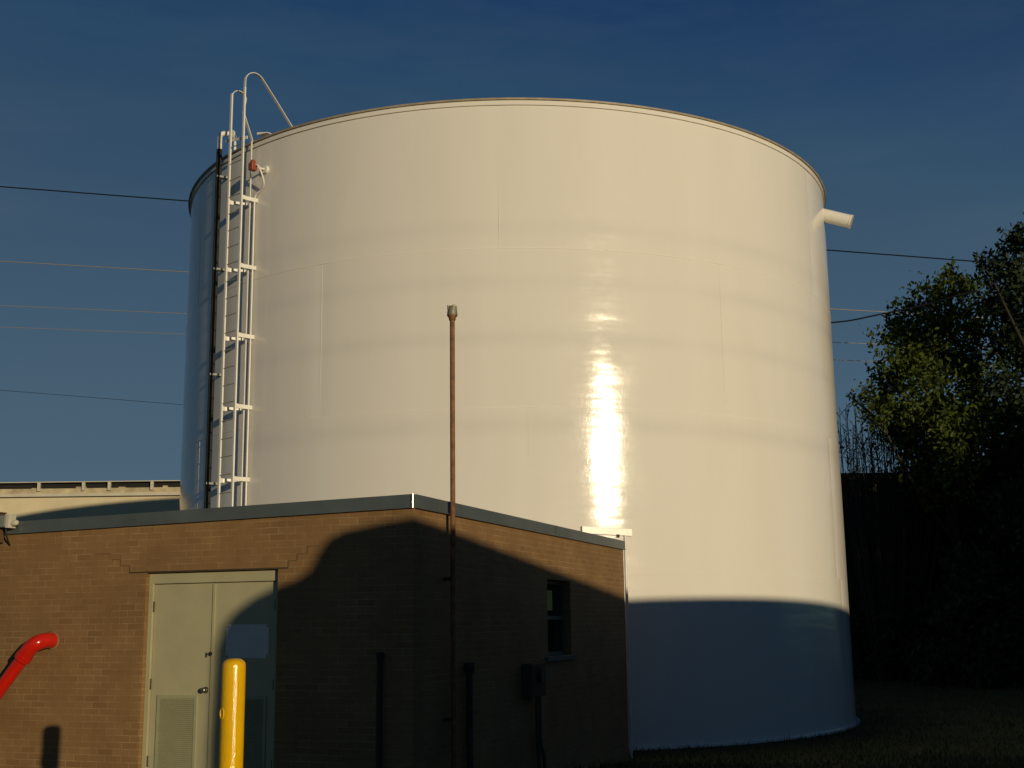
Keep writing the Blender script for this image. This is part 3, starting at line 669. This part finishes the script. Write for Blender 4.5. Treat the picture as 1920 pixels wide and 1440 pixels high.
# ------------------------------------------------------------------ wires
def wire(name, p0, p1, sag, r, m, label):
    p0, p1 = Vector(p0), Vector(p1); pts = [p0.lerp(p1, i / 40) - Vector((0, 0, sag * 4 * (i / 40) * (1 - i / 40))) for i in range(41)]
    s = MB(); s.tube(pts, r, 6); o = s.build(name, m); return tag(o, label, "wire", "overhead wires")
def ext(a, b, x0=-60, x1=60):
    a, b = Vector(a), Vector(b); d = (b - a) / (b.x - a.x); return a + d * (x0 - a.x), a + d * (x1 - a.x)
for a, b, r, m, lb in (((-20.76, 48, 19.34), (18.70, 48, 15.68), 0.026, M_WIRED, "dark overhead wire, topmost of the wires crossing behind the tank"),
                       ((-20.55, 48, 16.18), (13.01, 48, 13.77), 0.016, M_WIRE, "pale overhead wire, second from the top behind the tank"),
                       ((-20.43, 48, 14.34), (13.03, 48, 12.41), 0.012, M_WIRE, "pale overhead wire, third from the top behind the tank"),
                       ((-20.37, 48, 13.46), (12.99, 48, 11.70), 0.010, M_WIRE, "pale overhead wire, fourth from the top behind the tank"),
                       ((-29.45, 75, 15.9), (-18.68, 75, 14.9), 0.014, M_WIRED, "faint thin overhead wire, lowest one in the sky left of the tank")):
    p, q = ext(a, b); wire("overhead_wire", p, q, 0.0, r, m, lb)
pts = [Vector((6.2, 31.9, 9.35)), Vector((9.04, 34, 9.85)), Vector((10.4, 34, 10.07)), Vector((11.79, 34, 10.36)), Vector((13.2, 34, 10.71)), Vector((15.8, 40.0, 12.0))]
s = MB(); s.tube(spl(pts, 5), 0.022, 8); o = s.build("service_cable", M_WIRED); tag(o, "thick black cable rising from the tank into the tree on the right", "wire", "overhead wires")

# ------------------------------------------------------------------ trees
def leaf_cloud(pts, size, rnd):
    """one mesh of many small folded leaf faces"""
    n = len(pts); P = np.array(pts)
    a = rnd.normal(size=(n, 3)); a /= np.linalg.norm(a, axis=1)[:, None]
    b = rnd.normal(size=(n, 3)); b -= a * (a * b).sum(1)[:, None]; b /= np.linalg.norm(b, axis=1)[:, None]
    sz = size * rnd.uniform(0.6, 1.35, n)[:, None]
    V = np.empty((n, 4, 3)); V[:, 0] = P - a * sz; V[:, 1] = P + b * sz * 0.5; V[:, 2] = P + a * sz; V[:, 3] = P - b * sz * 0.5
    return V.reshape(-1, 3), [(4 * i, 4 * i + 1, 4 * i + 2, 4 * i + 3) for i in range(n)]
def tree(name, base, clumps, trunk_r, seed, m_leaf, leaf_n, leaf_size, label, group, fork=0.35, twig=7, cat="tree"):
    rnd = np.random.RandomState(seed); base = Vector(base)
    root = empty(name, base); tag(root, label, cat, group)
    cl = [(Vector(c[:3]) - base, c[3]) for c in clumps]
    cx = sum((c for c, r in cl), Vector()) / len(cl); top = max(c.z for c, r in cl)
    fz = top * fork; tk = MB()
    fork_p = Vector((cx.x * 0.25, cx.y * 0.25, fz))
    tk.tube(spl([Vector((0, 0, -0.15)), Vector((0.05, 0, fz * 0.4)), fork_p, Vector((cx.x * .6, cx.y * .6, fz + (top - fz) * .5)), Vector((cx.x, cx.y, top * 0.93))], 4),
            [trunk_r * 1.25] + [trunk_r * (1 - i / 17.0) + 0.015 for i in range(16)], 10)
    leaves = []
    for c, r in cl:
        zz = min(max(fz * 0.9, c.z - (abs(c.x) + abs(c.y)) * 0.8 - r), top * .8); t = (zz - fz) / max(.1, top - fz)
        st = Vector((cx.x * (.25 + .7 * max(0, t)), cx.y * (.25 + .7 * max(0, t)), zz))
        mid = st.lerp(c, 0.55) + Vector((rnd.normal() * .15, rnd.normal() * .15, -0.05 * (c - st).length))
        rb_ = trunk_r * 0.32
        tk.tube(spl([st, mid, c], 4), [rb_ * (1 - i / 9.5) + 0.012 for i in range(9)], 6)
        for k in range(twig):
            d = rnd.normal(size=3); d /= np.linalg.norm(d); d[2] = d[2] * .8 + .15
            e = c + Vector(d) * r * rnd.uniform(0.65, 1.15); s0 = mid.lerp(c, rnd.uniform(0.3, 1.0))
            m2 = s0.lerp(e, .5) + Vector(rnd.normal(size=3)) * r * .12
            tk.tube([s0, m2, e], [0.022, 0.014, 0.006], 5)
            nn = int(leaf_n * r * r / twig)
            for q in range(nn):
                t = rnd.uniform(0.25, 1.08); p = (s0.lerp(m2, t * 2) if t < .5 else m2.lerp(e, (t - .5) * 2))
                leaves.append(tuple(p + Vector(rnd.normal(size=3)) * r * 0.24))
    tk.build("trunk", M_BARK, root)
    V, F_ = leaf_cloud(leaves, leaf_size, rnd)
    me = bpy.data.meshes.new("crown"); me.from_pydata(V.tolist(), [], F_); me.materials.append(m_leaf); me.update()
    o = bpy.data.objects.new("crown", me); col.objects.link(o); o.parent = root
    return root
GT = "trees at the right"
# crown clumps: x, y, z, radius in metres
TB = [(14.41, 40.18, 12.39, 0.69), (14.68, 42.75, 12.01, 1.07), (13.71, 42.45, 11.53, 0.73), (15.12, 40.62, 11.48, 1.15), (13.6, 41.48, 10.31, 1.18), (14.71, 41.32, 10.17, 1.42),
      (16.29, 42.05, 10.58, 1.27), (13.21, 42.54, 9.96, 0.77), (13.38, 40.04, 8.75, 1.17), (14.6, 39.8, 8.6, 1.28), (12.97, 42.71, 9.3, 0.59), (11.88, 41.26, 9.27, 0.36),
      (16.7, 42.44, 9.24, 1.13), (13.79, 39.71, 7.54, 1.2), (13.28, 41.3, 7.98, 0.98), (15.96, 42.3, 7.73, 1.37), (14.24, 40.52, 6.42, 1.31), (16.51, 43.1, 6.34, 1.3),
      (14.09, 42.95, 6.91, 1.02), (15.14, 39.81, 12.65, 0.58), (11.8, 39.79, 8.37, 0.51), (12.95, 41.65, 8.13, 0.75), (12.08, 43.08, 9.26, 0.22), (15.15, 41.07, 13.25, 0.39)]
tree("leafy_tree", (14.9, 41.5, -0.43), TB, 0.20, 11, M_LEAF, 900, 0.10, "olive green spring tree nearest the tank, its crown partly lit", GT)
TA = [(17.18, 40.64, 14.37, 0.45), (16.73, 40.61, 13.47, 0.77), (14.78, 37.4, 12.69, 0.32), (16.12, 37.51, 11.73, 1.0), (16.24, 40.21, 12.1, 0.83), (17.14, 39.85, 10.54, 1.37),
      (16.26, 39.61, 10.5, 1.02), (15.99, 38.31, 8.49, 1.09), (17.54, 39.38, 9.37, 1.53), (17.95, 39.38, 11.86, 1.53), (17.38, 39.29, 13.75, 0.78), (17.65, 37.77, 13.36, 0.98),
      (18.67, 38.75, 10.62, 1.5), (15.61, 38.62, 7.53, 0.83), (17.25, 39.8, 7.17, 1.37), (19.18, 40.78, 8.18, 1.58), (16.73, 40.62, 6.41, 1.05), (17.15, 39.16, 5.38, 1.35),
      (15.61, 38.8, 4.86, 1.0), (15.94, 38.17, 3.98, 1.15)]
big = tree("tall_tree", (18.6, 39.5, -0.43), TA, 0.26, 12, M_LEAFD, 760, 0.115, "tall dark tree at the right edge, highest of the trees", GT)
# dense evergreens filling the dark lower right
GE = "evergreens below the trees"
def evergreen(x, y, h, r, seed, label):
    rn = random.Random(seed); cl = []
    for k in range(26):
        t = (k + .5) / 26; z = h * (0.06 + 0.94 * t); rr = r * (1 - t * .72); a = k * 2.4
        cl.append((x + rr * .62 * math.cos(a), y + rr * .62 * math.sin(a), ground_z(x, y) + z - .2, rr * .62 + .12))
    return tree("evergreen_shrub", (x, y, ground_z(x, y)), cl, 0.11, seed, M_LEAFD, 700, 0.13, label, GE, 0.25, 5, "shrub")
evs = []
for i, (x, y, h, r, lb) in enumerate(((15.0, 43.6, 7.4, 2.0, "dark evergreen shrub just right of the tank, second from the left"), (17.3, 42.6, 8.4, 2.2, "dark evergreen shrub, tallest and centre of the evergreens"),
                                   (12.9, 43.4, 5.6, 1.8, "dark evergreen shrub hugging the tank edge, leftmost"), (19.4, 42.6, 6.0, 2.0, "low dark evergreen shrub at the right edge under the tall tree"),
                                   (14.2, 38.6, 4.2, 1.6, "rounded dark evergreen shrub in front of the leafy tree trunk"), (16.6, 38.0, 4.6, 1.7, "dark evergreen shrub in front, right of the rounded one"))):
    evs.append(evergreen(x, y, h, r, 30 + i, lb))
# bare twiggy shrub next to the tank
tw_ = empty("bare_shrub", (12.5, 42.5, -0.43)); tag(tw_, "bare upright twigs of a leafless shrub between tank and trees", "shrub")
rn = random.Random(21); s = MB(); lv = []
for k in range(130):
    x = rn.uniform(-1.1, 2.1); y = rn.uniform(-.6, .6); h = rn.uniform(7.4, 9.7) - 0.25 * abs(x)
    lx, ly = rn.uniform(-.35, .35), rn.uniform(-.3, .3)
    p = [Vector((x * .3, y * .4, 0)), Vector((x * .8, y, h * .5)), Vector((x + lx * .5, y + ly * .5, h * .78)), Vector((x + lx, y + ly, h))]
    s.tube(spl(p, 3), [0.024 - 0.0019 * i for i in range(10)], 5)
    for j in range(7):
        t = rn.uniform(.1, .9); b0 = p[2].lerp(p[3], t) if rn.random() < .6 else p[1].lerp(p[2], t); e = b0 + Vector((rn.uniform(-.4, .4), rn.uniform(-.4, .4), rn.uniform(.2, .6)))
        s.tube([b0, e], [0.011, 0.005], 4)
        for q in range(3): lv.append(tuple(b0.lerp(e, rn.uniform(.3, 1.05))))
s.build("twigs", M_BARK, tw_)
V, F_ = leaf_cloud(lv, 0.045, np.random.RandomState(4)); me = bpy.data.meshes.new("buds"); me.from_pydata(V.tolist(), [], F_); me.materials.append(M_LEAFD)
o = bpy.data.objects.new("buds", me); col.objects.link(o); o.parent = tw_
# dark clad shed behind the shrubs
sd = empty("dark_shed", (17, 50, -0.43)); tag(sd, "dark flat-topped shed behind the shrubs right of the tank", "shed")
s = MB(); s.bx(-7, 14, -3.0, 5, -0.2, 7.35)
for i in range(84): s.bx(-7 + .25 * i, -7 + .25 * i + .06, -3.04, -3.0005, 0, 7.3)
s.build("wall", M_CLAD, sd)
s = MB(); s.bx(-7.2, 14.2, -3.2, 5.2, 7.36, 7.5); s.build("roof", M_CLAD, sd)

# neighbours outside the frame that cast the evening shade: a long flat-roofed building and a row of trees
P_ = Vector((math.cos(SUN_AZ), math.sin(SUN_AZ), 0)); S_ = Vector((math.sin(SUN_AZ), -math.cos(SUN_AZ), 0)); te = math.tan(SUN_EL)
nb = empty("neighbour_building", P_ * 12 + S_ * 6.5, SUN_AZ); tag(nb, "long low brick building standing behind the camera on the right", "building")
AL = 2.5                                          # distance towards the sun
prof = [(3.90, 2.2), (3.925, 3.10), (3.98, 3.33), (4.06, 3.46), (4.20, 3.58), (4.35, 3.65), (4.50, 3.70), (4.57, 3.75), (4.61, 3.85), (4.66, 3.98), (4.72, 4.055), (4.82, 4.105), (5.1, 4.13), (5.4, 4.135), (5.9, 4.145), (7.3, 4.14), (11.3, 4.13), (11.55, 4.28), (20, 4.27), (34, 4.27)]
s = MB(); vs = []
for y in (-4.0, 8.0):                              # local: x lateral, y away from the sun is +
    for l, h in prof: vs.append((l - 12, y - 8 + 4, h + AL * te))
    for l, h in reversed(prof): vs.append((l - 12, y - 8 + 4, -0.3))
n = len(prof); m2 = 2 * n
fs = [(i, i + 1, m2 - 2 - i, m2 - 1 - i) for i in range(n - 1)]
fs += [tuple(j + m2 for j in reversed(f)) for f in fs]
fs += [(i, (i + 1) % m2, (i + 1) % m2 + m2, i + m2) for i in range(m2)]
s.add(vs, [tuple(reversed(f)) for f in fs]); s.build("wall", M_BRICK, nb)

GS = "shade trees outside the frame"
def dup(root, loc, sc, rz, label, group):
    r = root.copy(); col.objects.link(r); r.location = loc; r.scale = (sc,) * 3; r.rotation_euler = (0, 0, rz); r["label"] = label; r["group"] = group
    for ch in list(root.children):
        c = ch.copy(); col.objects.link(c); c.parent = r
    return r
for i, (lat, al, sc) in enumerate(((38.5, 4, 1.0), (43.0, 5, 1.0))):
    p = P_ * lat + S_ * al; dup(big, (p.x, p.y, ground_z(p.x, p.y)), sc, 0.8 * i, "tall dark tree outside the picture shading the trees at right", GS)
for i, (lat, al, sc) in enumerate(((25.8, 0, 1.0), (28.2, 1, 1.25), (30.6, 0, 1.3), (33.0, 1, 1.4), (35.2, 0, 1.45), (37.6, 1, 1.55), (40.0, 0, 1.7), (42.4, 1, 1.7), (44.8, 0, 1.7))):
    p = P_ * lat + S_ * al; dup(evs[1], (p.x, p.y, ground_z(p.x, p.y)), sc, 1.1 * i, "tall evergreen outside the picture shading the trees at right", "evergreen row outside the frame")

# ------------------------------------------------------------------ grass
rnd = np.random.RandomState(9); gv, gf = [], []
cnt = 0
while cnt < 26000:
    y = 13 + (rnd.rand() ** 1.6) * 32; x = rnd.uniform(0.5, 0.45 * y + 2)
    if math.hypot(x - TX, y - TY) < TR + 0.1: continue
    q = Matrix.Rotation(-ANG_R, 3, 'Z') @ (Vector((x, y, 0)) - A)
    if q.y > -0.03 and q.x < RLEN + .1: continue
    z = ground_z(x, y) + 0.02 * math.sin(x * 1.3 + y * 0.7) * math.sin(y * 0.9 - x * 0.4) - .01
    h = rnd.uniform(0.03, 0.11) * (1 + .6 * (rnd.rand() < .08)); a = rnd.uniform(0, 6.28); w = 0.006 + 0.0003 * y; o = len(gv)
    dx, dy = math.cos(a), math.sin(a); lx, ly = rnd.normal() * h * .35, rnd.normal() * h * .35
    gv += [(x - dx * w, y - dy * w, z), (x + dx * w, y + dy * w, z), (x + lx, y + ly, z + h)]; gf.append((o, o + 1, o + 2)); cnt += 1
me = bpy.data.meshes.new("grass"); me.from_pydata(gv, [], gf); me.materials.append(leaf_mat("grass_blades", (0.035, 0.055, 0.016), (0.09, 0.095, 0.03), 0.2))
o = bpy.data.objects.new("grass", me); col.objects.link(o); tag(o, "short rough grass around the foot of the tank", "grass", kind="stuff")
